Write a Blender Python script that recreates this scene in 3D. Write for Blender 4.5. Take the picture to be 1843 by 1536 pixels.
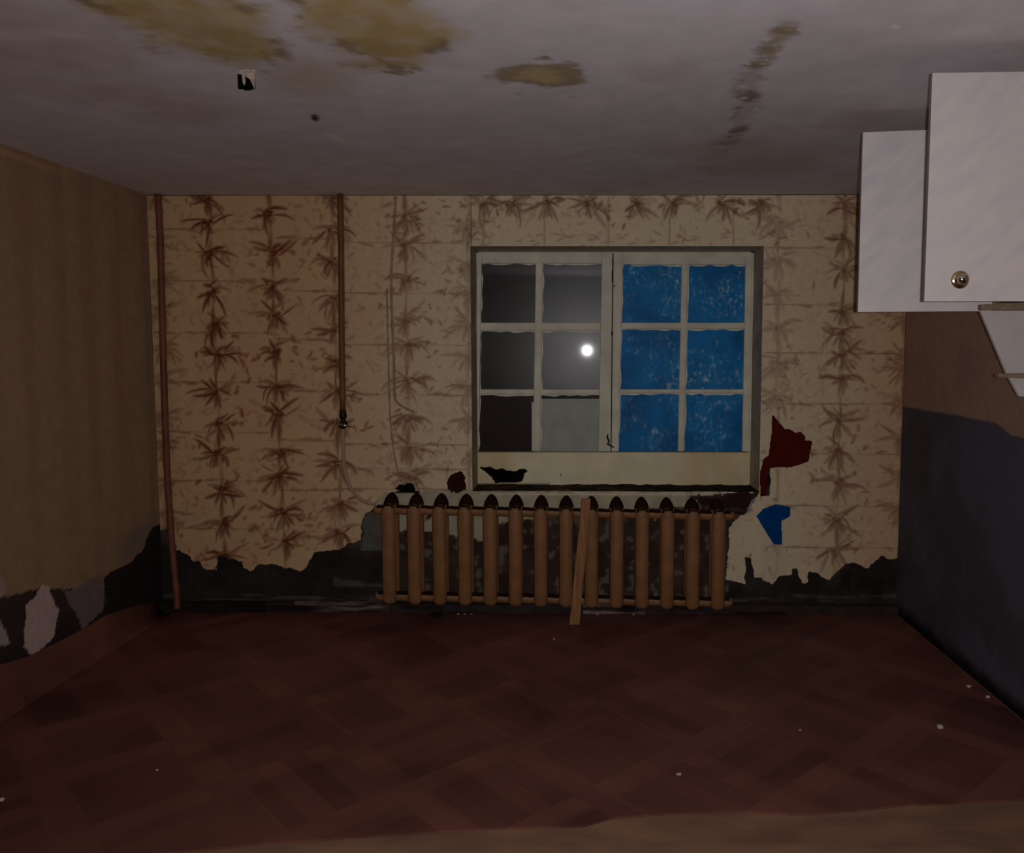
import bpy, bmesh, math, random
import numpy as np
from mathutils import Vector
random.seed(7); rng = np.random.RandomState(11)
for o in list(bpy.data.objects): bpy.data.objects.remove(o)
SC = bpy.context.scene; COL = SC.collection

# ------------------------------------------------------------ camera, light, exposure
F, YAW, PITCH, ROLL, CAMH = 1450.37, .0093, .0785, .001, 1.5891
D, XL, XR, H = 4.8062, -2.574, 1.8973, 2.5
CX, CY = 921.5+115.92, 768-22.27
YF = -1.6                                    # wall behind the camera
def axes():
    cy, sy, cp, sp = math.cos(YAW), math.sin(YAW), math.cos(PITCH), math.sin(PITCH)
    f = np.array([-sy*cp, cy*cp, -sp]); r = np.array([cy, sy, 0.]); u = np.cross(r, f)
    return r*math.cos(ROLL)+u*math.sin(ROLL), -r*math.sin(ROLL)+u*math.cos(ROLL), f
AR, AU, AF = axes(); CAM = np.array([0, 0, CAMH])
def proj(P):
    d = np.asarray(P, float)-CAM; w = d@AF; w = np.where(w > .05, w, np.nan)
    return CX+F*(d@AR)/w, CY-F*(d@AU)/w
def ray(px, py): return AF+AR*((px-CX)/F)-AU*((py-CY)/F)
def at_y(px, py, Y):                          # point of a measured direction on the plane y = Y
    d = ray(px, py); return Vector(CAM+d*(Y/d[1]))
def at_z(px, py, Z):
    d = ray(px, py); return Vector(CAM+d*((Z-CAMH)/d[2]))
def at_x(px, py, X):
    d = ray(px, py); return Vector(CAM+d*(X/d[0]))

cam_d = bpy.data.cameras.new('camera'); cam = bpy.data.objects.new('camera', cam_d); COL.objects.link(cam)
from mathutils import Matrix
M = Matrix((AR, AU, -AF)).transposed().to_4x4(); M.translation = Vector(CAM); cam.matrix_world = M
cam_d.sensor_fit = 'HORIZONTAL'; cam_d.sensor_width = 36; cam_d.lens = F/1843*36
cam_d.shift_x = -115.92/1843; cam_d.shift_y = -22.27/1843
cam_d.clip_start = .02; cam_d.clip_end = 100
SC.camera = cam
w = bpy.data.worlds.new('night'); SC.world = w; w.use_nodes = True
w.node_tree.nodes['Background'].inputs[0].default_value = (.30, .36, .5, 1)
w.node_tree.nodes['Background'].inputs[1].default_value = .003
def spot(name, loc, target, e, size, blend, rad, col):
    l = bpy.data.lights.new(name, 'SPOT'); l.energy = e; l.spot_size = size; l.spot_blend = blend
    l.shadow_soft_size = rad; l.color = col
    o = bpy.data.objects.new(name, l); COL.objects.link(o); o.location = loc
    o.rotation_euler = (Vector(target)-Vector(loc)).to_track_quat('-Z', 'Y').to_euler(); return o
spot('phone_lamp', (.04, .0, CAMH+.005), (.15, D, 1.95), 122, math.radians(165), 1.0, .012, (1, .955, .945))
vs = SC.view_settings
SC.display_settings.display_device = 'sRGB'
vs.view_transform = 'Standard'; vs.look = 'None'; vs.exposure = 0.0; vs.gamma = 1; vs.use_curve_mapping = False

# ------------------------------------------------------------ helpers
def lin(c):
    c = np.asarray(c, float)/255.; return np.where(c <= .04045, c/12.92, ((c+.055)/1.055)**2.4)
def fbm(x, y, scale, octaves=4, seed=0, sy=None):
    x = np.nan_to_num(np.asarray(x, float)/scale); y = np.nan_to_num(np.asarray(y, float)/(sy or scale)); out = np.zeros(x.shape); amp = 1; tot = 0
    g = np.random.RandomState(seed).rand(256, 256)
    for k in range(octaves):
        X = x*2**k+17.3*k+50; Y = y*2**k+9.1*k+50; i = np.floor(X).astype(int); j = np.floor(Y).astype(int)
        u = X-i; v = Y-j; u = u*u*(3-2*u); v = v*v*(3-2*v); i0 = i % 256; i1 = (i+1) % 256; j0 = j % 256; j1 = (j+1) % 256
        out += amp*((g[i0, j0]*(1-u)+g[i1, j0]*u)*(1-v)+(g[i0, j1]*(1-u)+g[i1, j1]*u)*v); tot += amp; amp *= .5
    return out/tot
def inpoly(x, y, poly):
    r = np.zeros(np.shape(x), bool); n = len(poly)
    for a in range(n):
        x0, y0 = poly[a]; x1, y1 = poly[(a+1) % n]
        if y0 == y1: continue
        c = ((y0 > y) != (y1 > y)) & (x < (x1-x0)*(y-y0)/(y1-y0)+x0); r ^= c
    return r
def sstep(a, b, x): t = np.clip((x-a)/(b-a), 0, 1); return t*t*(3-2*t)
def mixc(c, col, m): m = np.clip(m, 0, 1)[..., None]; return c*(1-m)+lin(col)*m

def grid_mesh(name, A, B, fpos, fcol, keep=None, mat=None, parent=None):
    """regular sheet over the parameters A x B with a baked colour attribute; keep() drops faces"""
    a, b = np.meshgrid(A, B, indexing='ij'); P = fpos(a, b).reshape(-1, 3); n, m = a.shape
    idx = np.arange(n*m).reshape(n, m)
    q = np.stack([idx[:-1, :-1], idx[1:, :-1], idx[1:, 1:], idx[:-1, 1:]], -1).reshape(-1, 4)
    if keep is not None:
        c = P[q].mean(1); q = q[keep(c)]
    used = np.zeros(n*m, bool); used[q.ravel()] = True; mp = np.cumsum(used)-1; P = P[used]; q = mp[q]
    me = bpy.data.meshes.new(name); me.vertices.add(len(P)); me.vertices.foreach_set('co', P.astype(np.float32).ravel())
    me.loops.add(len(q)*4); me.loops.foreach_set('vertex_index', q.astype(np.int32).ravel())
    me.polygons.add(len(q)); me.polygons.foreach_set('loop_start', np.arange(0, len(q)*4, 4, dtype=np.int32))
    me.update(calc_edges=True)
    if fcol is not None:
        c = np.ones((len(P), 4), np.float32); c[:, :3] = fcol(P)
        at = me.color_attributes.new('tint', 'FLOAT_COLOR', 'POINT'); at.data.foreach_set('color', c.ravel())
    me.polygons.foreach_set('use_smooth', np.ones(len(q), bool))
    if mat: me.materials.append(mat)
    o = bpy.data.objects.new(name, me); COL.objects.link(o); o.parent = parent; return o
def mesh(name, verts, faces, mat=None, parent=None, smooth=False, bevel=0, mats=None, fm=None):
    me = bpy.data.meshes.new(name); me.from_pydata([tuple(v) for v in verts], [], faces)
    for m_ in (mats or ([mat] if mat else [])): me.materials.append(m_)
    if fm: me.polygons.foreach_set('material_index', fm)
    bm = bmesh.new(); bm.from_mesh(me); bmesh.ops.recalc_face_normals(bm, faces=bm.faces); bm.to_mesh(me); bm.free()
    if smooth: me.polygons.foreach_set('use_smooth', [True]*len(me.polygons))
    o = bpy.data.objects.new(name, me); COL.objects.link(o); o.parent = parent
    if bevel:
        b = o.modifiers.new('bevel', 'BEVEL'); b.width = bevel; b.segments = 2; b.limit_method = 'ANGLE'
    return o
def prism(pts, vec):                          # polygon extruded along vec
    n = len(pts); v = [Vector(p) for p in pts]+[Vector(p)+Vector(vec) for p in pts]
    f = [list(range(n)), list(range(2*n-1, n-1, -1))]+[[i, (i+1) % n, n+(i+1) % n, n+i] for i in range(n)]
    return v, f
def slab(name, px, Y, th, mat, parent=None, bevel=.002):     # upright board: outline on plane y=Y, thickness away from the room
    v, f = prism([at_y(x, y, Y) for x, y in px], (0, th, 0)); return mesh(name, v, f, mat, parent, bevel=bevel)
def box(name, a, b, mat, parent=None, bevel=.002):
    (x0, y0, z0), (x1, y1, z1) = a, b
    v, f = prism([(x0, y0, z0), (x1, y0, z0), (x1, y0, z1), (x0, y0, z1)], (0, y1-y0, 0)); return mesh(name, v, f, mat, parent, bevel=bevel)
def tube(name, pts, rad, mat, parent=None, n=14):
    pts = [Vector(p) for p in pts]; V = []; Fc = []
    rads = rad if isinstance(rad, (list, tuple)) else [rad]*len(pts)
    up = Vector((0, 1, 0))
    for i, p in enumerate(pts):
        t = (pts[min(i+1, len(pts)-1)]-pts[max(i-1, 0)]).normalized()
        s = t.cross(up); s = s.normalized() if s.length > 1e-4 else Vector((1, 0, 0)); u2 = s.cross(t).normalized()
        for k in range(n):
            a = 2*math.pi*k/n; V.append(p+s*math.cos(a)*rads[i]+u2*math.sin(a)*rads[i])
        if i:
            for k in range(n): Fc.append([(i-1)*n+k, (i-1)*n+(k+1) % n, i*n+(k+1) % n, i*n+k])
    Fc.append(list(range(n))); Fc.append([(len(pts)-1)*n+k for k in range(n)])
    return mesh(name, V, Fc, mat, parent, smooth=True)
def spline(p, k=8):
    p = [Vector(q) for q in p]; out = []
    for i in range(len(p)-1):
        a, b, c, d = p[max(i-1, 0)], p[i], p[i+1], p[min(i+2, len(p)-1)]
        for j in range(k):
            t = j/k; out.append(.5*((2*b)+(c-a)*t+(2*a-5*b+4*c-d)*t*t+(3*b-a-3*c+d)*t**3))
    out.append(p[-1]); return out
def lathe(name, prof, origin, axis, mat, parent=None, n=28):
    """profile (radius, height) spun round axis"""
    ax = Vector(axis).normalized(); s = ax.orthogonal().normalized(); t = ax.cross(s); V = []; Fc = []
    for i, (r, h) in enumerate(prof):
        for k in range(n):
            a = 2*math.pi*k/n; V.append(Vector(origin)+ax*h+(s*math.cos(a)+t*math.sin(a))*r)
        if i:
            for k in range(n): Fc.append([(i-1)*n+k, (i-1)*n+(k+1) % n, i*n+(k+1) % n, i*n+k])
    return mesh(name, V, Fc, mat, parent, smooth=True)
def empty(name, loc, label=None, cat=None, group=None, kind=None):
    o = bpy.data.objects.new(name, None); COL.objects.link(o); o.location = loc; o.empty_display_size = .1
    return tag(o, label, cat, group, kind)
def tag(o, label=None, cat=None, group=None, kind=None):
    if label: o['label'] = label
    if cat: o['category'] = cat
    if group: o['group'] = group
    if kind: o['kind'] = kind
    return o
def adopt(root):                              # keep children where they were built
    bpy.context.view_layer.update()
    for c in COL.objects:
        if c.parent == root: c.matrix_parent_inverse = root.matrix_world.inverted()

# ------------------------------------------------------------ materials
def mat(name, col=(128, 128, 128), rough=.8, spec=.3, attr=False, noise=0, nscale=8, bump=0, bscale=60, metal=0, stretch=(1, 1, 1), col2=None, coat=0, rot=0):
    m = bpy.data.materials.new(name); m.use_nodes = True; N = m.node_tree.nodes; L = m.node_tree.links; b = N['Principled BSDF']
    b.inputs['Roughness'].default_value = rough; b.inputs['Specular IOR Level'].default_value = spec; b.inputs['Metallic'].default_value = metal
    if coat: b.inputs['Coat Weight'].default_value = coat; b.inputs['Coat Roughness'].default_value = .05
    g = N.new('ShaderNodeNewGeometry'); mp = N.new('ShaderNodeMapping'); L.new(g.outputs['Position'], mp.inputs[0]); mp.inputs['Scale'].default_value = stretch; mp.inputs['Rotation'].default_value = (0, rot, 0)
    if rot: mp.vector_type = 'TEXTURE'; mp.inputs['Scale'].default_value = tuple(1/q for q in stretch)
    if attr:
        a = N.new('ShaderNodeAttribute'); a.attribute_name = 'tint'; c = a.outputs['Color']
    else:
        r = N.new('ShaderNodeRGB'); r.outputs[0].default_value = (*lin(col), 1); c = r.outputs[0]
    if noise or col2:
        t = N.new('ShaderNodeTexNoise'); t.inputs['Scale'].default_value = nscale; t.inputs['Detail'].default_value = 6; L.new(mp.outputs[0], t.inputs['Vector'])
        rp = N.new('ShaderNodeValToRGB'); L.new(t.outputs['Fac'], rp.inputs[0]); rp.color_ramp.elements[0].position = .35; rp.color_ramp.elements[1].position = .68
        mx = N.new('ShaderNodeMix'); mx.data_type = 'RGBA'
        if col2:
            L.new(rp.outputs[0], mx.inputs[0]); L.new(c, mx.inputs[6]); mx.inputs[7].default_value = (*lin(col2), 1)
        else:
            mx.blend_type = 'MULTIPLY'; mx.inputs[0].default_value = 1; rp.color_ramp.elements[0].color = (1-noise,)*3+(1,); L.new(c, mx.inputs[6]); L.new(rp.outputs[0], mx.inputs[7])
        c = mx.outputs[2]
    L.new(c, b.inputs['Base Color'])
    if bump:
        t2 = N.new('ShaderNodeTexNoise'); t2.inputs['Scale'].default_value = bscale; t2.inputs['Detail'].default_value = 5; L.new(mp.outputs[0], t2.inputs['Vector'])
        bp = N.new('ShaderNodeBump'); bp.inputs['Strength'].default_value = bump; bp.inputs['Distance'].default_value = .01; L.new(t2.outputs['Fac'], bp.inputs['Height']); L.new(bp.outputs[0], b.inputs['Normal'])
    return m
MT = dict(
 plaster=mat('plaster_painted', attr=True, rough=.95, spec=.1, noise=.25, nscale=14, bump=.6, bscale=35),
 paper=mat('wallpaper_print', attr=True, rough=.75, spec=.2, noise=.10, nscale=30, bump=.12, bscale=90),
 ceil=mat('ceiling_whitewash', attr=True, rough=.95, spec=.1, noise=.12, nscale=9, bump=.12, bscale=9),
 wall=mat('wall_paint', attr=True, rough=.8, spec=.2, noise=.12, nscale=18, bump=.25, bscale=40),
 bare=mat('bare_plaster', (200, 188, 176), noise=.3, bump=.4),
 hard=mat('hardboard_floor', (146, 112, 88), rough=.7, col2=(118, 90, 74), nscale=3.5, bump=.1, stretch=(1, 3, 1)),
 cream=mat('cream_gloss_paint', (232, 229, 208), rough=.5, noise=.22, nscale=9, bump=.12, bscale=50),
 board=mat('sill_board_paint', (214, 197, 150), rough=.5, attr=True, noise=.12, nscale=9, bump=.1),
 reveal=mat('reveal_paint', (196, 182, 156), rough=.7, noise=.35, nscale=12, bump=.2),
 grime=mat('grimy_sill', (62, 52, 42), rough=.9, col2=(150, 138, 112), nscale=14, bump=.5, bscale=30, stretch=(.6, 1, 3)),
 dark=mat('near_black', (14, 12, 12), rough=1, spec=.05),  # near-black: the darkness of holes and gaps put into the colour
 rad=mat('radiator_paint', (150, 106, 68), rough=.5, noise=.22, nscale=14, bump=.15, bscale=50),
 dust_shade=mat('radiator_dust_shade', (46, 29, 20), rough=1, spec=.05, noise=.3),  # dusty tops, with the dimness of grazing light painted into the colour
 ochre=mat('pipe_paint_ochre', (128, 84, 44), rough=.5, noise=.3, nscale=12),
 redp=mat('pipe_paint_red', (134, 80, 56), rough=.55, noise=.35, nscale=10),
 iron=mat('black_iron', (38, 26, 20), rough=.55, metal=.3, noise=.3),
 hose=mat('hose_cream', (172, 146, 118), rough=.6),
 cable=mat('covered_cable', (178, 158, 128), rough=.7, noise=.35, nscale=22),
 wood=mat('stick_wood', (165, 118, 76), rough=.7, col2=(130, 88, 56), nscale=6, stretch=(8, 8, 1)),
 lam=mat('marbled_laminate', (205, 196, 194), rough=.32, spec=.4, col2=(190, 186, 187), nscale=8, stretch=(1, 1, 3.4), rot=-.7),
 lam2=mat('marbled_laminate_rear', (220, 213, 211), rough=.32, spec=.4, col2=(205, 202, 206), nscale=8, stretch=(1, 1, 3.4), rot=-.7),
 chip=mat('chipboard_edge', (150, 128, 108), rough=.85, noise=.3, nscale=60),
 edge=mat('laminate_edge', (150, 134, 126), rough=.6, noise=.2, nscale=40),
 white=mat('white_laminate', (205, 198, 196), rough=.5, noise=.06),
 brass=mat('knob_brass', (196, 176, 128), rough=.18, metal=1),
 chrome=mat('knob_chrome', (190, 185, 180), rough=.12, metal=1),
 crumb=mat('plaster_crumb', (205, 190, 180), rough=.9, bump=.5),
 lump=mat('charred_lump', (22, 18, 16), rough=1, bump=.6),
 teal=mat('grey_green_board', (208, 216, 204), rough=.8, noise=.15, nscale=12),
 brown=mat('brown_board', (52, 34, 26), rough=.7, col2=(36, 24, 19), nscale=10, stretch=(1, 1, 9)),
)
def glass_dark(name, haze, tr):
    m = bpy.data.materials.new(name); m.use_nodes = True; N = m.node_tree.nodes; L = m.node_tree.links; b = N['Principled BSDF']
    t = N.new('ShaderNodeTexNoise'); t.inputs['Scale'].default_value = 5; t.inputs['Detail'].default_value = 5
    g = N.new('ShaderNodeNewGeometry'); L.new(g.outputs['Position'], t.inputs['Vector'])
    rp = N.new('ShaderNodeValToRGB'); L.new(t.outputs['Fac'], rp.inputs[0]); rp.color_ramp.elements[0].position = .3; rp.color_ramp.elements[1].position = .75
    rp.color_ramp.elements[0].color = (*(lin(haze)*.45), 1); rp.color_ramp.elements[1].color = (*(lin(haze)*1.2), 1); L.new(rp.outputs[0], b.inputs['Base Color'])
    b.inputs['Roughness'].default_value = .30; b.inputs['Specular IOR Level'].default_value = .35
    b.inputs['Coat Weight'].default_value = 1; b.inputs['Coat Roughness'].default_value = .034
    tp = N.new('ShaderNodeBsdfTransparent'); mx = N.new('ShaderNodeMixShader'); mx.inputs[0].default_value = tr
    L.new(b.outputs[0], mx.inputs[1]); L.new(tp.outputs[0], mx.inputs[2]); L.new(mx.outputs[0], N['Material Output'].inputs[0]); return m
G_DARK = glass_dark('sooty_glass', (46, 36, 38), .3); G_HAZE = glass_dark('hazy_glass', (74, 78, 88), .2); G_CLEAR = glass_dark('dusty_glass', (60, 56, 54), .9)
def blue_mat():
    m = mat('blue_painted_glass', (6, 96, 164), rough=.55, spec=.2); N = m.node_tree.nodes; L = m.node_tree.links; b = N['Principled BSDF']
    g = N.new('ShaderNodeNewGeometry')
    def lay(sc, st, lo, hi, base, colr):
        mp = N.new('ShaderNodeMapping'); L.new(g.outputs['Position'], mp.inputs[0]); mp.inputs['Scale'].default_value = st
        t = N.new('ShaderNodeTexNoise'); t.inputs['Scale'].default_value = sc; t.inputs['Detail'].default_value = 8; t.inputs['Roughness'].default_value = .65; L.new(mp.outputs[0], t.inputs['Vector'])
        rp = N.new('ShaderNodeValToRGB'); L.new(t.outputs['Fac'], rp.inputs[0]); rp.color_ramp.elements[0].position = lo; rp.color_ramp.elements[1].position = hi
        mx = N.new('ShaderNodeMix'); mx.data_type = 'RGBA'; L.new(rp.outputs[0], mx.inputs[0]); L.new(base, mx.inputs[6]); mx.inputs[7].default_value = (*lin(colr), 1); return mx.outputs[2]
    r = N.new('ShaderNodeRGB'); r.outputs[0].default_value = (*lin((0, 124, 196)), 1)
    c = lay(3.5, (1, 1, 1), .42, .62, r.outputs[0], (0, 94, 156))
    c = lay(9, (1, 1, 12), .55, .78, c, (10, 140, 204))
    s1 = lay(34, (1.3, 1, .8), .53, .70, lay(8, (1, 1, 1), .4, .7, c, (40, 150, 206)), (190, 224, 240))
    # the pale scuffs only where the paint is rubbed
    t = N.new('ShaderNodeTexNoise'); t.inputs['Scale'].default_value = 4.5; t.inputs['Detail'].default_value = 3; L.new(g.outputs['Position'], t.inputs['Vector'])
    rp = N.new('ShaderNodeValToRGB'); L.new(t.outputs['Fac'], rp.inputs[0]); rp.color_ramp.elements[0].position = .42; rp.color_ramp.elements[1].position = .66
    mx = N.new('ShaderNodeMix'); mx.data_type = 'RGBA'; L.new(rp.outputs[0], mx.inputs[0]); L.new(c, mx.inputs[6]); L.new(s1, mx.inputs[7]); c = mx.outputs[2]
    L.new(c, b.inputs['Base Color']); return m
BLUE = blue_mat()
def lino():
    m = mat('parquet_print_linoleum', rough=.55, spec=.25); N = m.node_tree.nodes; L = m.node_tree.links; b = N['Principled BSDF']
    g = N.new('ShaderNodeNewGeometry'); mp = N.new('ShaderNodeMapping'); L.new(g.outputs['Position'], mp.inputs[0])
    mp.inputs['Rotation'].default_value = (0, 0, math.radians(47)); mp.inputs['Scale'].default_value = (2.1, 2.1, 2.1); mp.inputs['Location'].default_value = (.3, .1, 0)
    sp = N.new('ShaderNodeSeparateXYZ'); L.new(mp.outputs[0], sp.inputs[0])
    def ma(op, a, b_=None):
        n = N.new('ShaderNodeMath'); n.operation = op
        for i, v in enumerate((a, b_)):
            if v is None: continue
            if hasattr(v, 'links'): L.new(v, n.inputs[i])
            else: n.inputs[i].default_value = v
        return n.outputs[0]
    u, v = sp.outputs[0], sp.outputs[1]
    fu, fv = ma('FRACT', u), ma('FRACT', v)
    band = ma('MAXIMUM', ma('LESS_THAN', fu, .24), ma('LESS_THAN', fv, .24))
    par = ma('FRACT', ma('MULTIPLY', ma('ADD', ma('FLOOR', u), ma('FLOOR', v)), .5))
    par = ma('GREATER_THAN', par, .25)
    su = ma('FLOOR', ma('MULTIPLY', fu, 5)); sv = ma('FLOOR', ma('MULTIPLY', fv, 5))
    st = ma('ADD', ma('MULTIPLY', su, par), ma('MULTIPLY', sv, ma('SUBTRACT', 1, par)))
    cb = N.new('ShaderNodeCombineXYZ'); L.new(st, cb.inputs[0]); L.new(ma('FLOOR', u), cb.inputs[1]); L.new(ma('FLOOR', v), cb.inputs[2])
    wn = N.new('ShaderNodeTexWhiteNoise'); L.new(cb.outputs[0], wn.inputs['Vector'])
    fac = ma('ADD', ma('MULTIPLY', wn.outputs['Value'], .55), ma('MULTIPLY', band, .38))
    lu = ma('LESS_THAN', ma('FRACT', ma('MULTIPLY', fu, 5)), .05); lv = ma('LESS_THAN', ma('FRACT', ma('MULTIPLY', fv, 5)), .05)
    fac = ma('SUBTRACT', fac, ma('MULTIPLY', ma('ADD', lu, lv), .12))
    t = N.new('ShaderNodeTexNoise'); t.inputs['Scale'].default_value = 1.6; t.inputs['Detail'].default_value = 7; L.new(g.outputs['Position'], t.inputs['Vector'])
    fac = ma('ADD', ma('ADD', ma('MULTIPLY', fac, .34), .06), ma('MULTIPLY', ma('SUBTRACT', t.outputs['Fac'], .3), 1.0))
    rp = N.new('ShaderNodeValToRGB'); L.new(fac, rp.inputs[0]); rp.color_ramp.elements[0].color = (*lin((66, 38, 34)), 1); rp.color_ramp.elements[1].color = (*lin((146, 94, 80)), 1)
    L.new(rp.outputs[0], b.inputs['Base Color']); return m
LINO = lino()

# ------------------------------------------------------------ floor, ceiling, side walls
fl = box('floor', (XL-.1, YF-.1, -.08), (XR+.1, D+.1, 0), MT['hard'], bevel=0); tag(fl, kind='structure')
ST1 = [(110, -30), (330, -30), (440, 18), (485, 60), (508, 104), (450, 126), (395, 112), (330, 92), (262, 58), (200, 34)]
ST2 = [(480, -30), (745, -30), (790, 30), (825, 84), (745, 118), (640, 114), (590, 72), (545, 40)]
HOLE = [(427, 133), (459, 131), (460, 161), (444, 163), (428, 160)]
def ceil_col(P):
    x, y = proj(P); x = np.nan_to_num(x, nan=-9999); y = np.nan_to_num(y, nan=-9999)
    wx = x+70*(fbm(P[:, 0], P[:, 1], .2, 5, 3, sy=.16)-.5)+26*(fbm(P[:, 0], P[:, 1], .03, 3, 33, sy=.02)-.5); wy = y+56*(fbm(P[:, 0], P[:, 1], .2, 5, 4, sy=.12)-.5)+22*(fbm(P[:, 0], P[:, 1], .03, 3, 34, sy=.02)-.5)
    c = np.ones((len(P), 3))*lin((228, 222, 231))
    n = fbm(P[:, 0], P[:, 1], .8, 5, 1); c = mixc(c, (206, 182, 170), sstep(.45, .75, n)*.6)
    n = fbm(P[:, 0], P[:, 1], .3, 5, 2, sy=.12); c = mixc(c, (238, 230, 232), sstep(.55, .85, n)*.5)
    soft = fbm(P[:, 0], P[:, 1], .07, 4, 5)
    for poly, k in ((ST1, 1), (ST2, .95)):
        m = np.zeros(len(P))
        for dx in (-24, -8, 8, 24):
            for dy in (-11, 0, 11): m += inpoly(wx+dx, wy+dy, poly)/12.
        c = mixc(c, (192, 168, 118), m*k*(.55+.8*soft)); c = mixc(c, (214, 196, 156), m*sstep(.5, .75, fbm(P[:, 0], P[:, 1], .12, 4, 8))*.6)
        c = mixc(c, (140, 112, 72), m*(1-m)*4*sstep(.5, .7, soft)*.7)
    e = np.sqrt(((wx-970)/85)**2+((wy-138)/28)**2); c = mixc(c, (156, 132, 88), sstep(1.15, .8, e)*.8); c = mixc(c, (206, 186, 142), sstep(.75, .3, e)*.9)
    c = mixc(c, (204, 178, 152), sstep(60, 10, np.hypot((x-560)/2.2, y-140))*.55)
    t = np.clip((y-50)/230, 0, 1); cxs = 1408-120*t-15*np.sin(t*5); dd = np.abs(wx-cxs); inr = sstep(30, 60, y)*sstep(290, 240, y)
    c = mixc(c, (160, 142, 130), inr*sstep(34, 6, dd)*(.3+.7*sstep(.45, .65, soft))); c = mixc(c, (166, 144, 104), inr*sstep(150, 100, y)*sstep(30, 8, dd)*.5)
    fl_ = fbm(x, y, 16, 3, 12, sy=4); c = mixc(c, (250, 242, 240), sstep(.70, .82, fl_)*sstep(60, 20, dd)*inr)
    c = mixc(c, (84, 66, 60), sstep(9, 4, np.hypot((x-567)*.8+(y-212)*.3, (y-212)-(x-567)*.5)))
    c = mixc(c, (246, 238, 232), sstep(5, 2, np.abs((y-247)-(x-602)*.45))*sstep(26, 14, np.abs(x-602))*.8)
    c = mixc(c, (255, 250, 250), sstep(9, 5, np.hypot(x-1610, (y-48)*2.2)))
    c = mixc(c, (210, 196, 180), sstep(3.5, 1.5, np.abs(y-351.5))*sstep(1395, 1405, x)*sstep(1480, 1460, x))
    return c
yc = np.concatenate([np.arange(YF, 1.4, .1), np.arange(1.4, D+.012, .012)]); yc[-1] = D+.02
def keep_c(c):
    x, y = proj(c); return ~inpoly(np.nan_to_num(x, nan=-99), np.nan_to_num(y, nan=-99), HOLE)
hx_ = [at_z(x, y, H).x for x, y in HOLE]
xc = np.concatenate([np.arange(XL-.02, min(hx_)-.02, .012), np.arange(min(hx_)-.02, max(hx_)+.02, .002), np.linspace(max(hx_)+.02, XR+.02, 240)])
ceil = grid_mesh('ceiling', xc, yc, lambda a, b: np.stack([a, b, np.full_like(a, H)+.006*(fbm(a, b, .5, 3, 30)-.5)], -1), ceil_col, keep_c, MT['ceil']); tag(ceil, kind='structure')
hp = [at_z(x, y, H) for x, y in HOLE]; hx = [p.x for p in hp]; hy = [p.y for p in hp]
x0, x1, y0, y1 = min(hx)-.03, max(hx)+.03, min(hy)-.03, max(hy)+.03
v = [(x0, y0, H+.01), (x1, y0, H+.01), (x1, y1, H+.01), (x0, y1, H+.01), (x0, y0, H+.2), (x1, y0, H+.2), (x1, y1, H+.2), (x0, y1, H+.2)]
mesh('hole_cavity', v, [(0, 1, 5, 4), (1, 2, 6, 5), (2, 3, 7, 6), (3, 0, 4, 7), (4, 5, 6, 7)], MT['dark'], ceil)
def flap(pts, drop):
    V = []
    for k, (x, y) in enumerate(pts): V.append(at_z(x, y, H-drop[k]))
    vv, ff = prism(V, (0, 0, .002)); mesh('peeling_flap', vv, ff, MT['crumb'], ceil, bevel=0)
flap([(430, 128), (440, 127), (442, 148), (440, 154), (437, 150), (435, 136)], [.002, .002, .02, .026, .024, .01])
flap([(440, 126), (459, 128), (460, 140), (458, 161), (455, 154), (450, 143), (441, 137)], [.002, .002, .01, .03, .026, .018, .01])

LA = [(47, 1090), (60, 1078), (67, 1063), (77, 1051), (89, 1053), (94, 1078), (109, 1098), (103, 1116), (97, 1142), (82, 1165), (57, 1180), (42, 1165), (46, 1130)]
LB = [(111, 1058), (125, 1066), (183, 1033), (186, 1070), (184, 1100), (149, 1136), (139, 1103), (126, 1090)]
LC = [(-40, 1110), (0, 1118), (12, 1140), (17, 1160), (0, 1163), (-40, 1150)]; LD = [(-60, 1030), (3, 1036), (11, 1052), (10, 1070), (-20, 1075)]
LK = [(295, 945), (276, 950), (264, 968), (258, 990), (238, 1012), (205, 1026), (186, 1042), (192, 1100), (150, 1140), (0, 1200), (-300, 1330), (-300, 1500), (330, 1150)]
LE = [(282, 940), (245, 950), (222, 975), (222, 1010), (262, 985)]
def left_col(P):
    x, y = proj(P); x = np.nan_to_num(x, nan=-9999); y = np.nan_to_num(y, nan=-9999)
    wx = x+8*(fbm(P[:, 1], P[:, 2], .06, 4, 3)-.5); wy = y+8*(fbm(P[:, 1], P[:, 2], .06, 4, 4)-.5)
    c = np.ones((len(P), 3))*lin((168, 140, 108)); n = fbm(P[:, 1], P[:, 2], .12, 4, 41, sy=1.6); c = mixc(c, (158, 124, 104), sstep(.35, .7, n)*.7)
    n = fbm(P[:, 1], P[:, 2], .5, 4, 42); c = mixc(c, (150, 132, 98), sstep(.5, .8, n)*.6)
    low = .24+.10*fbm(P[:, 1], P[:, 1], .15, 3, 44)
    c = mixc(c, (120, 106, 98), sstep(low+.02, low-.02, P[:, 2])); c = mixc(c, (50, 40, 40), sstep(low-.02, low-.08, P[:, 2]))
    c = mixc(c, (130, 114, 114), inpoly(wx, wy, LE)*.6)
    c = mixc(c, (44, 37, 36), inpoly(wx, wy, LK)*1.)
    vis = P[:, 1] > 1.5
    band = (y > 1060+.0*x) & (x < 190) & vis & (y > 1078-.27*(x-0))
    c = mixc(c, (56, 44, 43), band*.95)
    for p, col in ((LA, (214, 188, 182)), (LB, (134, 118, 118)), (LC, (180, 166, 160)), (LD, (176, 156, 144))): c = mixc(c, col, inpoly(wx, wy, p)*.95)
    e = np.abs(P[:, 2]-(H-.045-.01*np.sin(P[:, 1]*3))); c = mixc(c, (190, 150, 118), sstep(.02, .008, e)*sstep(4.2, 3.8, P[:, 1])*.8)
    return c
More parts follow.
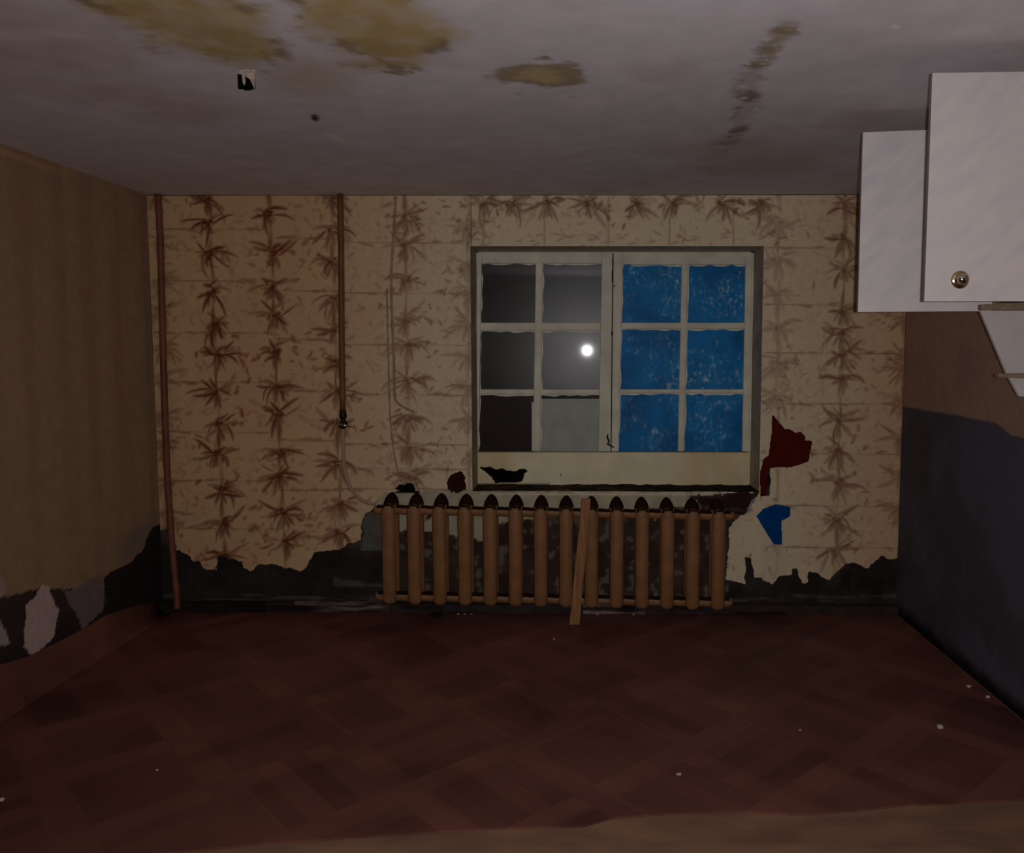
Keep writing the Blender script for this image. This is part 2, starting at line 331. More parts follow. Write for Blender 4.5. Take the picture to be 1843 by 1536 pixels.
wl = grid_mesh('wall_left', np.concatenate([np.arange(YF, 1.6, .1), np.arange(1.6, D+.01, .01)]), np.linspace(0, H, 250), lambda a, b: np.stack([np.full_like(a, XL)+.008*(fbm(a, b, .6, 3, 31)-.5), a, b], -1), left_col, None, MT['wall']); tag(wl, kind='structure')
def right_col(P):
    x, y = proj(P); x = np.nan_to_num(x, nan=9999); y = np.nan_to_num(y, nan=9999)
    c = np.ones((len(P), 3))*lin((168, 136, 118)); n = fbm(P[:, 1], P[:, 2], .25, 4, 51); c = mixc(c, (146, 124, 110), sstep(.4, .7, n)*.6)
    zb = 1.262-.045*sstep(3.75, 3.55, P[:, 1])+.02*sstep(3.5, 3.1, P[:, 1])+.004*(fbm(P[:, 1], P[:, 1], .1, 3, 52)-.5)
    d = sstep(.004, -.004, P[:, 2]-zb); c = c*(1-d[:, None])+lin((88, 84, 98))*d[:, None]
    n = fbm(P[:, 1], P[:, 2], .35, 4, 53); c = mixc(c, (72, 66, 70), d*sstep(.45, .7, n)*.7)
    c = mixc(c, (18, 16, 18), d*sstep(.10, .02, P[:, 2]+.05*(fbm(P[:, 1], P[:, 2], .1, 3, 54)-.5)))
    return c
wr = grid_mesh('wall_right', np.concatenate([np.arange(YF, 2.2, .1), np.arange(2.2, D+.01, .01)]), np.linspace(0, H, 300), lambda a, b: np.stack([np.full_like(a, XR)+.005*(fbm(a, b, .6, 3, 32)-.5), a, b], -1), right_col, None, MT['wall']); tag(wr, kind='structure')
wf = box('wall_front', (XL-.1, YF-.1, 0), (XR+.1, YF, H), MT['bare'], bevel=0); tag(wf, kind='structure')

# ------------------------------------------------------------ back wall: plaster, window opening, wallpaper
WD = .26; YW = D+WD                           # glazing plane
OPEN = [at_y(848, 443, D), at_y(1374, 444, D), at_y(1366, 886, D), at_y(849, 884, D)]
ox0 = (OPEN[0].x+OPEN[3].x)/2; ox1 = (OPEN[1].x+OPEN[2].x)/2; oz1 = (OPEN[0].z+OPEN[1].z)/2; oz0 = (OPEN[2].z+OPEN[3].z)/2
RED = [(1391, 745), (1400, 758), (1411, 771), (1421, 772), (1431, 779), (1442, 778), (1449, 785), (1449, 793), (1463, 794), (1459, 812), (1456, 831), (1437, 838), (1420, 842), (1386, 842), (1386, 892), (1369, 894), (1368, 850), (1373, 828), (1385, 817), (1390, 765)]
RED2 = [(806, 866), (812, 855), (824, 848), (833, 852), (838, 862), (840, 884), (820, 886), (806, 884)]
BLU = [(1361, 929), (1374, 916), (1396, 908), (1409, 910), (1422, 913), (1422, 930), (1407, 938), (1407, 981), (1393, 981), (1371, 946)]
HOL2 = [(712, 882), (718, 875), (735, 871), (744, 876), (750, 888), (740, 889), (725, 886)]
PAPER = [(200, 300), (1700, 300), (1700, 1000), (1606, 1006), (1587, 1003), (1576, 1012), (1562, 1022), (1535, 1014), (1518, 1020), (1500, 1034), (1491, 1044), (1474, 1032), (1453, 1028), (1455, 1046), (1443, 1050), (1436, 1030), (1424, 1036), (1401, 1036), (1388, 1052), (1370, 1042), (1357, 1039), (1353, 1008), (1343, 1003), (1341, 1052), (1308, 1044), (1312, 951), (1327, 932), (1345, 922), (1356, 905), (1366, 893), (1367, 887), (1000, 886), (846, 884), (690, 886), (676, 912), (657, 922), (651, 949), (647, 973), (624, 980), (612, 991), (567, 993), (559, 1009), (552, 1023), (542, 1029), (521, 1020), (511, 1025), (500, 1018), (478, 1016), (464, 1015), (457, 1025), (448, 1028), (440, 1021), (438, 1011), (415, 1009), (400, 1001), (391, 1002), (389, 1028), (368, 1023), (358, 1011), (348, 1011), (337, 995), (320, 992), (312, 968), (300, 950), (280, 952), (200, 952)]
WH = [(676, 912), (690, 884), (860, 882), (1300, 886), (1312, 900), (1256, 893), (1262, 907), (900, 940), (880, 975), (826, 968), (790, 955), (720, 957), (712, 925)]
GG = [(657, 922), (690, 915), (692, 992), (650, 990)]
MAR = [(1240, 893), (1345, 887), (1352, 900), (1345, 912), (1310, 916), (1262, 910)]
def wall_px(P):
    x, y = proj(P); f1 = fbm(P[:, 0], P[:, 2], .045, 3, 61)-.5; f2 = fbm(P[:, 0], P[:, 2], .045, 3, 62)-.5
    return x, y, x+9*f1, y+9*f2
def back_col(P):
    x, y, wx, wy = wall_px(P)
    c = np.ones((len(P), 3))*lin((70, 60, 58)); n = fbm(P[:, 0], P[:, 2], .10, 5, 63); c = mixc(c, (100, 92, 84), sstep(.52, .72, n)*.55); c = mixc(c, (40, 31, 31), sstep(.5, .25, n)*.8)
    rad = (x > 690) & (x < 1310) & (y > 900) & (y < 1090); c = mixc(c, (78, 58, 44), rad*.55); c = mixc(c, (140, 128, 112), rad*sstep(.58, .7, fbm(P[:, 0], P[:, 2], .05, 4, 64))*.6)
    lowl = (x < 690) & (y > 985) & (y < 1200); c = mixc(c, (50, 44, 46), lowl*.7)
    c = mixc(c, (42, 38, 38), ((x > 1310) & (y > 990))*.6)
    st = sstep(.5, .64, fbm(P[:, 0], P[:, 2], .25, 4, 65, sy=.02)); c = mixc(c, (150, 140, 140), st*((y > 1070) | ((y > 1040) & (y < 1056) & (x > 600) & (x < 700)))*.25)
    c = mixc(c, (200, 188, 160), inpoly(wx, wy, WH)*1.); c = mixc(c, (236, 226, 196), sstep(2.6, 1.2, np.abs(y-888.5-2.5*fbm(x, x*0, 40, 3, 67)))*((x > 865) & (x < 1290))*.9)
    c = mixc(c, (112, 110, 98), inpoly(wx, wy, GG)*.8); c = mixc(c, (58, 34, 32), inpoly(wx, wy, MAR)*.95)
    c = mixc(c, (190, 180, 168), inpoly(wx, wy, [(1340, 925), (1352, 900), (1372, 890), (1392, 893), (1388, 912), (1366, 925), (1345, 935)])*.9)
    c = mixc(c, (92, 26, 16), inpoly(x+3*(wx-x)/9, y, [(a+(-6 if a < 1400 else 6), b+(-6 if b < 800 else 6)) for a, b in RED])*1.)
    c = mixc(c, (60, 26, 22), (inpoly(wx, wy, RED2) | ((wx > 800) & (wx < 842) & (wy > 846) & (wy < 884)))*1.); c = mixc(c, (0, 74, 140), ((x > 1355) & (x < 1428) & (y > 902) & (y < 988))*1.)
    c = mixc(c, (14, 12, 11), inpoly(x, y, [(706, 868), (756, 868), (756, 889), (706, 889)])*1.)
    c = mixc(c, (20, 10, 9), sstep(886, 896, y)*((x > 1362) & (x < 1392) & (y < 893))*.3)
    return c
keep_w = lambda c: ~((c[:, 0] > ox0) & (c[:, 0] < ox1) & (c[:, 2] > oz0) & (c[:, 2] < oz1))
def gl(a, b, n, *cuts):
    g = np.linspace(a, b, n)
    for c in cuts: g[np.argmin(np.abs(g-c))] = c
    return g
wb = grid_mesh('wall_back', gl(XL-.02, XR+.02, 460, ox0, ox1), gl(0, H, 256, oz0, oz1), lambda a, b: np.stack([a, np.full_like(a, D), b], -1), back_col, keep_w, MT['plaster']); tag(wb, kind='structure')
mesh('window_reveal', [(ox0, D, oz0), (ox0, D, oz1), (ox1, D, oz1), (ox1, D, oz0), (ox0, YW+.12, oz0), (ox0, YW+.12, oz1), (ox1, YW+.12, oz1), (ox1, YW+.12, oz0)],
     [(0, 1, 5, 4), (1, 2, 6, 5), (2, 3, 7, 6)], MT['reveal'], wb)
def sill_pos(a, b): return np.stack([a, b, np.full_like(a, oz0)+.012*(fbm(a, b, .05, 4, 70)-.4)*sstep(D, D+.03, b)], -1)
def sill_col(P):
    c = np.ones((len(P), 3))*lin((88, 74, 54)); n = fbm(P[:, 0], P[:, 1], .12, 4, 71, sy=.04); c = mixc(c, (36, 26, 22), sstep(.4, .6, n+.25*sstep(.0, 1., P[:, 0]))*.9)
    c = mixc(c, (190, 178, 150), sstep(D+.022, D+.004, P[:, 1])*sstep(.35, .5, fbm(P[:, 0], P[:, 0]*0, .09, 4, 72))*sstep(.95, .7, P[:, 0])); return c
grid_mesh('window_sill', np.linspace(ox0, ox1, 300), np.linspace(D-.002, YW+.1, 40), sill_pos, sill_col, None, MT['plaster'], wb)

# printed wallpaper: palm bursts on bamboo stalks, drawn into a raster of the wall
RX0, RY0, RW, RH = 220, 320, 1440, 760
PR = np.zeros((RH, RW)); PF = np.zeros((RH, RW))
def stamp(A, x, y, r, s):
    i0, i1 = int(max(0, x-RX0-r*2-2)), int(min(RW, x-RX0+r*2+3)); j0, j1 = int(max(0, y-RY0-r*2-2)), int(min(RH, y-RY0+r*2+3))
    if i0 >= i1 or j0 >= j1: return
    X, Y = np.meshgrid(np.arange(i0, i1)+RX0, np.arange(j0, j1)+RY0); g = np.clip(1.25-np.hypot(X-x, Y-y)/max(r, .6), 0, 1)*s
    A[j0:j1, i0:i1] = np.maximum(A[j0:j1, i0:i1], g)
def leaf(A, x, y, ang, ln, wd, curl, s):
    n = max(6, int(ln/1.6)); dx, dy = x, y
    for k in range(n):
        t = k/n; a = ang+curl*t; dx += math.cos(a)*ln/n; dy += math.sin(a)*ln/n
        stamp(A, dx, dy, wd*(.35+math.sin(math.pi*min(1, t*1.05))**.8)*.8, s*(1-.35*t))
def burst(x, y, k, R=random):
    for _ in range(4): stamp(PR, x+R.uniform(-6, 6), y+R.uniform(-4, 4), R.uniform(4, 8), .9*k)
    for _ in range(R.randint(13, 18)):
        sd = R.choice((-1, 1)); a = R.uniform(-.9, 1.3); ang = a if sd > 0 else math.pi-a
        ln = R.uniform(12, 30) if R.random() < .6 else R.uniform(28, 50)
        leaf(PR, x+R.uniform(-9, 9), y+R.uniform(-8, 6), ang, ln, R.uniform(2.2, 4.8), sd*R.uniform(-.5, 1.3), k*R.uniform(.5, 1))
    for _ in range(7):
        sd = R.choice((-1, 1)); leaf(PF, x+sd*R.uniform(20, 50), y+R.uniform(-25, 25), R.uniform(0, 6.28), R.uniform(8, 22), R.uniform(2.5, 5), R.uniform(-1, 1), k*R.uniform(.3, .75))
    for _ in range(3): leaf(PR, x+R.uniform(-4, 4), y, R.uniform(1.1, 2.0), R.uniform(18, 34), 4.2, R.uniform(-.3, .3), k*.8)
cols = [(285, 300, [360, 440, 505, 560, 625, 680, 750, 800, 868, 925], .55),
        (376, 403, [362, 402, 456, 525, 584, 640, 707, 764, 815, 882, 942, 1000], 1.),
        (484, 512, [384, 456, 517, 566, 633, 697, 747, 815, 858, 922, 975], .95),
        (596, 614, [360, 414, 470, 539, 596, 653, 704, 761, 835, 909, 960], .85),
        (728, 738, [392, 444, 502, 576, 620, 687, 754, 808, 860], .72),
        (843, 843, [404, 478, 528, 586, 645, 700, 757, 820], .5),
        (1402, 1398, [403, 470, 528, 590, 655, 715], .45),
        (1522, 1505, [369, 428, 487, 562, 600, 640, 680, 757, 812, 868, 935, 990], .75),
        (1632, 1618, [400, 460, 520, 575, 640, 665, 722, 790, 855, 920], .55)]
random.seed(21)
for xa, xb, ys, k in cols:
    for y in ys: burst(xa+(xb-xa)*(y-360)/620+random.uniform(-4, 4), y, k)
    for y in range(350, 1040):
        x = xa+(xb-xa)*(y-360)/620; stamp(PR, x+1.5*math.sin(y/19), y, 4.2+1.8*math.sin(y/11+xa), (.42+.24*math.sin(y/17+xa))*k+.05)
for s, e, ys in ((270, 484, [412, 505, 598, 687, 777, 865, 951]), (484, 600, [429, 523, 611, 704, 793, 882, 968]), (600, 846, [436, 527, 620, 710, 799, 843, 880]), (1376, 1625, [446, 548, 635, 726, 816, 910, 985])):
    for y in ys:
        for x in np.arange(s, e, 1.5): stamp(PR, x, y+(x-s)*.01, 1.7, .34+.16*math.sin(x/31+y))
        for _ in range(4): leaf(PR, random.uniform(s, e), y, random.uniform(-.2, .3), random.uniform(16, 34), 3.2, 0, .5)
for x in (920, 985, 1060, 1145, 1210, 1300, 1372, 872): burst(x, 366, .8)
for x, yy in ((870, 440), (980, 442), (1095, 442), (1205, 442), (1320, 442)):
    for y in range(355, yy): stamp(PR, x, y, 2, .36)
for _ in range(30): leaf(PR, random.uniform(855, 1370), random.uniform(420, 438), random.uniform(2.6, 3.8), random.uniform(12, 26), 2.4, 0, .35)
for _ in range(1500):
    x = random.uniform(265, 1630); y = random.uniform(355, 1040)
    leaf(PF, x, y, random.uniform(0, 6.28), random.uniform(5, 20), random.uniform(1.5, 3.6), random.uniform(-1, 1), random.uniform(.2, .62))
def samp(A, x, y):
    u = np.clip(x-RX0, 0, RW-1.01); v = np.clip(y-RY0, 0, RH-1.01); i = u.astype(int); j = v.astype(int); fu = u-i; fv = v-j
    return (A[j, i]*(1-fu)+A[j, i+1]*fu)*(1-fv)+(A[j+1, i]*(1-fu)+A[j+1, i+1]*fu)*fv
def paper_col(P):
    x, y = proj(P); c = np.ones((len(P), 3))*lin((216, 181, 136)); n = fbm(P[:, 0], P[:, 2], .35, 4, 81); c = mixc(c, (214, 168, 130), sstep(.4, .7, n)*.6)
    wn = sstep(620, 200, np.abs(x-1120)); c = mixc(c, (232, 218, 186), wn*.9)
    fade = .7+.6*(fbm(P[:, 0], P[:, 2], .03, 3, 82)-.3)
    dens = .6+.8*sstep(.4, .65, fbm(P[:, 0], P[:, 2], .18, 3, 84)); c = mixc(c, (146, 84, 50), samp(PF, x, y)*dens*1.1)
    c = mixc(c, (114, 54, 27), np.clip(samp(PR, x, y)*1.25, 0, 1)*np.clip(.6+fade*.75, 0, 1))
    c = mixc(c, (208, 196, 172), sstep(30, 6, np.abs(x-1395))*sstep(900, 930, y)*.4)
    seam = (np.abs(x-848) < 1.2) & (y > 352) & (y < 445); c = mixc(c, (120, 100, 80), seam*.6)
    return c
def keep_p(c):
    x, y, wx, wy = wall_px(c)
    k = inpoly(wx, wy, PAPER) & keep_w(c) & ~inpoly(x+.35*(wx-x), y+.35*(wy-y), RED) & ~inpoly(wx, wy, RED2) & ~inpoly(x, y, BLU) & ~inpoly(wx, wy, HOL2)
    k &= ~((x > 1426) & (x < 1436) & (y > 1024)); return k
grid_mesh('wallpaper', gl(XL+.002, XR-.002, 960, ox0, ox1), gl(.1, H-.004, 520, oz0, oz1), lambda a, b: np.stack([a, np.full_like(a, D-.004)-.003*fbm(a, b, .12, 3, 85), b], -1), paper_col, keep_p, MT['paper'], wb)

# rough mortar skirting along the back wall
def base_col(P):
    c = np.ones((len(P), 3))*lin((66, 55, 54)); x, y = proj(P); n = fbm(P[:, 0], P[:, 2], .3, 5, 91, sy=.03)
    c = mixc(c, (196, 176, 168), sstep(.44, .64, n)*.5*(((x > 530) & (x < 700)) | ((x > 1050) & (x < 1160)))); c = mixc(c, (30, 23, 23), sstep(.45, .3, n)*.8+(x < 480)*.6); return c
def base_pos(a, b):                           # b runs 0..1 over front face then top
    z = np.where(b < .6, b/.6*.055, .055+(b-.6)*.02); yy = np.where(b < .6, D-.045, D-.045+(b-.6)/.4*.045)
    return np.stack([a, yy+.018*(fbm(a, z, .07, 4, 92)-.5)*(b < .98), z+.012*(fbm(a, a*0, .1, 4, 93)-.5)*(b > .05)], -1)
bb = grid_mesh('baseboard_back', np.linspace(XL, XR, 600), np.linspace(0, 1, 14), base_pos, base_col, None, MT['plaster']); tag(bb, kind='structure')

# ------------------------------------------------------------ window
xl = {'a': (858, 855), 'b': (867, 861), 'c': (964, 959), 'd': (977, 972), 'e': (1083, 1077), 'f': (1102.5, 1099), 'g': (1104, 1100.5), 'h': (1120, 1113), 'i': (1227, 1220), 'j': (1239, 1231), 'k': (1342, 1336), 'l': (1354, 1348)}
def lx(k, y): a, b = xl[k]; return a+(b-a)*(y-474)/338
win = empty('window_1', ((ox0+ox1)/2, YW, oz0), kind='structure')
def wq(name, ka, kb, ya, yb, Y, th, m_, par, bevel=.004): return slab(name, [(lx(ka, ya), ya), (lx(kb, ya), ya), (lx(kb, yb), yb), (lx(ka, yb), yb)], Y, th, m_, par, bevel)
# outer casing around both sashes
slab('head_casing', [(849, 440), (1372, 440), (1372, 456), (849, 456)], YW+.005, .05, MT['cream'], win)
slab('side_casing', [(846, 440), (862, 440), (858, 880), (846, 880)], YW+.005, .05, MT['cream'], win)
slab('side_casing', [(1350, 440), (1375, 440), (1372, 880), (1343, 880)], YW+.005, .05, MT['cream'], win)
rowsL = [(474, 581), (595, 701), (710, 812)]; rowsR = [(476, 581), (592, 701), (708, 811)]
def sash(side, k0, k1, k2, k3, k4, k5, rows):
    s = empty('sash', at_y((xl[k0][0]+xl[k5][0])/2, 812, YW)); s.parent = win
    wq('stile', k0, k1, 454, 813, YW-.012, .04, MT['cream'], s); wq('stile', k4, k5, 454, 813, YW-.012, .04, MT['cream'], s)
    wq('top_rail', k1, k4, 454, rows[0][0], YW-.010, .038, MT['cream'], s)
    for a in (0, 1): wq('glazing_bar', k1, k4, rows[a][1], rows[a+1][0], YW-.004, .026, MT['cream'], s, .005)
    wq('glazing_bar', k2, k3, rows[0][0]-2, 813, YW-.006, .03, MT['cream'], s, .006)
    for r, (ya, yb) in enumerate(rows):
        for c, (ka, kb) in enumerate(((k1, k2), (k3, k4))):
            if side == 'R': m_, lb = BLUE, 'pane painted over in streaky blue'
            elif r == 2: m_, lb = G_CLEAR, ('pane backed by a dark brown board', 'pane backed by a grey-green board')[c]
            else: m_, lb = ((G_DARK, 'dark sooty pane'), (G_HAZE, 'hazy dark pane'))[c if True else 0]
            p = slab('pane', [(lx(ka, ya)-2, ya-2), (lx(kb, ya)+2, ya-2), (lx(kb, yb)+2, yb+2), (lx(ka, yb)-2, yb+2)], YW+.014, .003, m_, s, 0); p['label'] = lb
    for r_, (ya, yb) in enumerate(rows):
        for ka, kb in ((k1, k2), (k3, k4)):
            R_ = random.Random(r_*7+ord(ka)); xa, xb = lx(ka, ya), lx(kb, ya); n_ = 9; lo = [ya+R_.uniform(.5, 4.5) for _ in range(n_)]
            slab('paint_smear', [(xa-1, ya-2), (xb+1, ya-2)]+[(xb+1-(xb-xa+2)*i/(n_-1), lo[i]) for i in range(n_)], YW+.0125, .0012, MT['cream'], s, 0)
            lo = [R_.uniform(.2, 3.2) for _ in range(n_)]
            slab('paint_smear', [(lx(ka, yb)-1, yb), (xa-1, ya)]+[(lx(ka, ya+(yb-ya)*i/(n_-1))+lo[i], ya+(yb-ya)*i/(n_-1)) for i in range(n_)], YW+.0122, .0012, MT['cream'], s, 0)
    return s
sL = sash('L', 'a', 'b', 'c', 'd', 'e', 'f', rowsL); sR = sash('R', 'g', 'h', 'i', 'j', 'k', 'l', rowsR)
# latch hook and hinge scars on the meeting stiles
hk = [at_y(x, y, YW-.016) for x, y in ((1094, 782), (1093, 788), (1096, 794), (1094, 800), (1100, 803), (1105, 806))]
tube('latch_hook', hk, [.004, .006, .006, .007, .005, .003], MT['iron'], sL)
for x, y, h_ in ((1103, 480, 14), (1102, 498, 10), (1101, 600, 3), (1106, 515, 2), (1101, 700, 2)):
    slab('hinge_scar', [(x-1, y-h_), (x+1, y-h_), (x+.6, y+h_), (x-1, y+h_)], YW-.0135, .003, MT['dark'], sL, 0)
slab('putty_strip', [(957, 724), (960, 724), (962, 812), (957, 812)], YW-.002, .012, MT['cream'], sL, .001)
# boards standing behind the two lowest left panes
slab('backing_board', [(852, 704), (965, 704), (963, 818), (850, 818)], YW+.03, .012, MT['brown'], win, 0)['label'] = 'dark brown board behind the glass'
slab('backing_board', [(966, 718), (1090, 718), (1088, 818), (964, 818)], YW+.03, .012, MT['teal'], win, 0)['label'] = 'grey-green board behind the glass'
# cream panel under the sashes, with its broken hole
BH = [(864, 840), (872, 842), (882, 840), (894, 846), (904, 843), (911, 847), (929, 849), (936, 844), (944, 844), (950, 848), (944, 853), (940, 867), (930, 869), (892, 870), (884, 860), (874, 850), (864, 844)]
a0, a1 = at_y(851, 813, YW-.015), at_y(1349, 884, YW-.015)
def bcol(P):
    x, y = proj(P); c = np.ones((len(P), 3))*lin((244, 232, 192)); c = mixc(c, (214, 186, 124), (sstep(60, 20, np.abs(x-885))+sstep(110, 40, np.abs(x-1300)))*.5)
    n = fbm(P[:, 0], P[:, 2], .1, 4, 95); c = mixc(c, (232, 226, 196), sstep(.5, .7, n)*.5)
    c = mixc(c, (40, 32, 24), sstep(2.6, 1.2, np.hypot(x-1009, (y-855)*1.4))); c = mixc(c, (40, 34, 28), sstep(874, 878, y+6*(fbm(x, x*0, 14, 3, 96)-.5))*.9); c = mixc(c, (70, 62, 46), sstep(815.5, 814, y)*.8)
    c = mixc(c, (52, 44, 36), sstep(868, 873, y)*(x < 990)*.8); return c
def keep_b(c):
    x, y = proj(c); return ~inpoly(x+3*(fbm(x, y, 5, 2, 97)-.5), y, BH)
bd = grid_mesh('lower_panel', np.linspace(a0.x, a1.x, 460), np.linspace(a1.z, a0.z, 68), lambda a, b: np.stack([a, np.full_like(a, YW-.015), b], -1), bcol, keep_b, MT['board'], win)
so = bd.modifiers.new('thick', 'SOLIDIFY'); so.thickness = .018; so.offset = -1
slab('panel_cavity', [(847, 806), (1352, 806), (1350, 890), (847, 890)], YW+.06, .01, MT['dark'], win, 0)
adopt(win)
for s in (sL, sR):
    s.parent = win; bpy.context.view_layer.update(); s.matrix_parent_inverse = win.matrix_world.inverted(); bpy.context.view_layer.update(); adopt(s)

# ------------------------------------------------------------ linoleum
LZ = .004
fx = [(-140, 1560), (120, 1552), (500, 1518), (640, 1508), (760, 1500), (900, 1492), (1050, 1488), (1100, 1474), (1200, 1466), (1330, 1462), (1450, 1468), (1560, 1458), (1640, 1449), (1700, 1448), (1843, 1440), (2000, 1425)]
front = [at_z(x, y, LZ) for x, y in fx]
front = [Vector((XL+.01, front[0].y, LZ))]+[p for p in front if XL+.02 < p.x < XR-.02]+[Vector((XR-.01, front[-1].y, LZ))]
V = []; Fc = []; n = len(front)
for p in front: V += [(p.x, p.y, 0.0005), (p.x, p.y, LZ+.004), (p.x, p.y+.10, LZ), (p.x, D-.02, LZ)]
for i in range(n-1):
    for k in range(3): Fc.append([i*4+k, (i+1)*4+k, (i+1)*4+k+1, i*4+k+1])
ln_ = mesh('linoleum', V, Fc, LINO)
tag(ln_, 'dark red-brown linoleum with a parquet print, covering the floor up to the pale front strip', 'linoleum')
# its edge curls up the left wall
cu = []
for px, py in ((-160, 1262), (-60, 1222), (0, 1197), (50, 1182), (100, 1158), (150, 1132), (190, 1108), (225, 1096), (256, 1088), (285, 1084)):
    q = at_x(px, py, XL+.012); cu.append(q)
cu[-1].y = min(cu[-1].y, D-.05)
V = []; Fc = []
for p in cu:
    zt = max(p.z, .03); V += [(XL+.09, p.y, LZ+.001), (XL+.045, p.y, .008), (XL+.02, p.y, .03+.1*zt), (XL+.012, p.y, zt)]
for i in range(len(cu)-1):
    for k in range(3): Fc.append([i*4+k, (i+1)*4+k, (i+1)*4+k+1, i*4+k+1])
ce = mesh('curled_edge', V, Fc, LINO, ln_, smooth=True); sm = ce.modifiers.new('thick', 'SOLIDIFY'); sm.thickness = .002

# ------------------------------------------------------------ radiator: fourteen cast iron sections
YR = D-.155                                   # front columns' axis plane
tops = [at_y(x, 0, YR) for x in ()]
xsT = [697, 742.5, 788, 833.5, 879, 925, 971, 1016, 1064, 1109, 1154.5, 1201, 1248, 1296]; xsB = [707, 750, 794, 838, 882, 926, 971, 1014, 1061, 1104, 1149, 1192, 1240, 1288]
rx0 = at_y(700, 1000, YR).x; rx1 = at_y(1293, 1000, YR).x; PIT = (rx1-rx0)/13
zT = at_y(1000, 914, YR).z; zB = max(.045, at_y(1000, 1092, YR).z); HR = zT-zB
def section_mesh():
    bm = bmesh.new(); rw = .041; dp = .135     # column half width, front to back
    def ring(cx, cy, cz, rx, ry, n=14): return [bm.verts.new((cx+rx*math.cos(2*math.pi*k/n), cy+ry*math.sin(2*math.pi*k/n), cz)) for k in range(n)]
    def skin(rings):
        for a, b in zip(rings, rings[1:]):
            m_ = len(a)
            for k in range(m_): bm.faces.new((a[k], a[(k+1) % m_], b[(k+1) % m_], b[k]))
        bm.faces.new(rings[0]); bm.faces.new(rings[-1])
    for yy in (0, dp-.03):                     # the two water columns
        skin([ring(0, yy, z, rw*s, .026*s) for z, s in ((0, .35), (.008, .75), (.025, 1), (HR*.5, .98), (HR-.034, 1), (HR-.014, .9), (HR-.002, .68), (HR+.006, .25))])
    def yring(cy, cz, rx, rz, n=16): return [bm.verts.new((rx*math.cos(2*math.pi*k/n), cy, cz+rz*math.sin(2*math.pi*k/n))) for k in range(n)]
    # domed head joining both columns, rising towards the wall; and the foot
    hd = [(.012, HR-.040, .020, .018), (.02, HR-.034, .040, .040), (.04, HR-.030, .046, .060), (.075, HR-.026, .046, .084), (.10, HR-.026, .044, .086), (.125, HR-.034, .026, .050)]
    def tri(cy, cz, rx, rz, n=20):
        out = []
        for k in range(n):
            a = 2*math.pi*k/n; sx, sz = math.cos(a), math.sin(a)
            if sz > 0: out.append(bm.verts.new((rx*math.copysign(abs(sx)**1.2, sx), cy, cz+rz*sz)))
            else: out.append(bm.verts.new((rx*sx, cy, cz+.03*sz)))
        return out
    skin([tri(*h_) for h_ in hd])
    skin([yring(y, z, rx, rz) for y, z, rx, rz in ((-.012, .034, .02, .016), (.01, .034, .036, .026), (.1, .034, .036, .026), (.12, .034, .02, .016))])
    # web between the columns
    v = [bm.verts.new(p) for p in ((-.006, .015, .05), (.006, .015, .05), (.006, dp-.04, .05), (-.006, dp-.04, .05), (-.006, .015, HR-.05), (.006, .015, HR-.05), (.006, dp-.04, HR-.05), (-.006, dp-.04, HR-.05))]
    for f in ((0, 1, 2, 3), (4, 5, 6, 7), (0, 1, 5, 4), (1, 2, 6, 5), (2, 3, 7, 6), (3, 0, 4, 7)): bm.faces.new([v[i] for i in f])
    # nipples to the neighbours, top and bottom
    for z in (HR-.036, .034):
        A = [bm.verts.new((-PIT/2, .045+.029*math.cos(t*math.pi/6), z+.029*math.sin(t*math.pi/6))) for t in range(12)]
        B = [bm.verts.new((PIT/2, .045+.029*math.cos(t*math.pi/6), z+.029*math.sin(t*math.pi/6))) for t in range(12)]
        for k in range(12): bm.faces.new((A[k], A[(k+1) % 12], B[(k+1) % 12], B[k]))
    bmesh.ops.recalc_face_normals(bm, faces=bm.faces)
    me = bpy.data.meshes.new('section'); me.materials.append(MT['rad']); me.materials.append(MT['dust_shade'])
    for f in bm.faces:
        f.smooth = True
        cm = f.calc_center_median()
        if (f.normal.z > .5 and cm.z > .02) or (cm.z > HR-.03 and cm.y > .03 and f.normal.z > .12): f.material_index = 1  # upward faces get the dusty colour with shade painted in
    bm.to_mesh(me); bm.free(); return me
radr = empty('radiator', (rx0, YR, zB), 'ochre painted cast iron radiator of fourteen columns below the window', 'radiator')
sm_ = section_mesh(); dzr = -.030
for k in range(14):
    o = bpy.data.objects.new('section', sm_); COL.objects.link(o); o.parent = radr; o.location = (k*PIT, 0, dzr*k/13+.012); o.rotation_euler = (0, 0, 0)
for k, sgn in ((0, -1), (13, 1)):
    z = HR-.036+dzr*k/13+.012
    for nm, zz in (('end_plug', z), ('end_plug', .046+dzr*k/13)):
        lathe(nm, [(0, .03), (.02, .03), (.024, .022), (.024, 0)], (k*PIT+sgn*PIT*.42, .045, zz), (sgn, 0, 0), MT['rad'], radr, 12)
for k in (2, 11): box('wall_bracket', (k*PIT-PIT/2-.008, .0, HR-.08), (k*PIT-PIT/2+.008, .15, HR-.062), MT['rad'], radr)
# stub pipe at right
tube('supply_stub', [(13*PIT+.05, .045, HR-.036+dzr+.012), (13*PIT+.11, .06, HR-.034+dzr), (13*PIT+.14, .15, HR-.034+dzr)], .016, MT['redp'], radr)

# stick leaning on it
s0, s1 = at_y(1055, 897, D-.215), at_y(1034, 1120, D-.235)
bm_pts = []
w0 = .026
dv = (s0-s1).normalized(); sd = Vector((1, 0, 0))
v, f = prism([s1-sd*.030, s1+sd*.030, s0+sd*w0, s0-sd*w0], (0, -.018, 0)); lift = -min(p.z for p in v)+.006
v = [p+Vector((0, 0, lift if p.z < .5 else 0)) for p in v]
tag(mesh('wooden_stick', v, f, MT['wood'], bevel=.003), 'tan wooden slat leaning upright against the middle of the radiator', 'wooden slat')

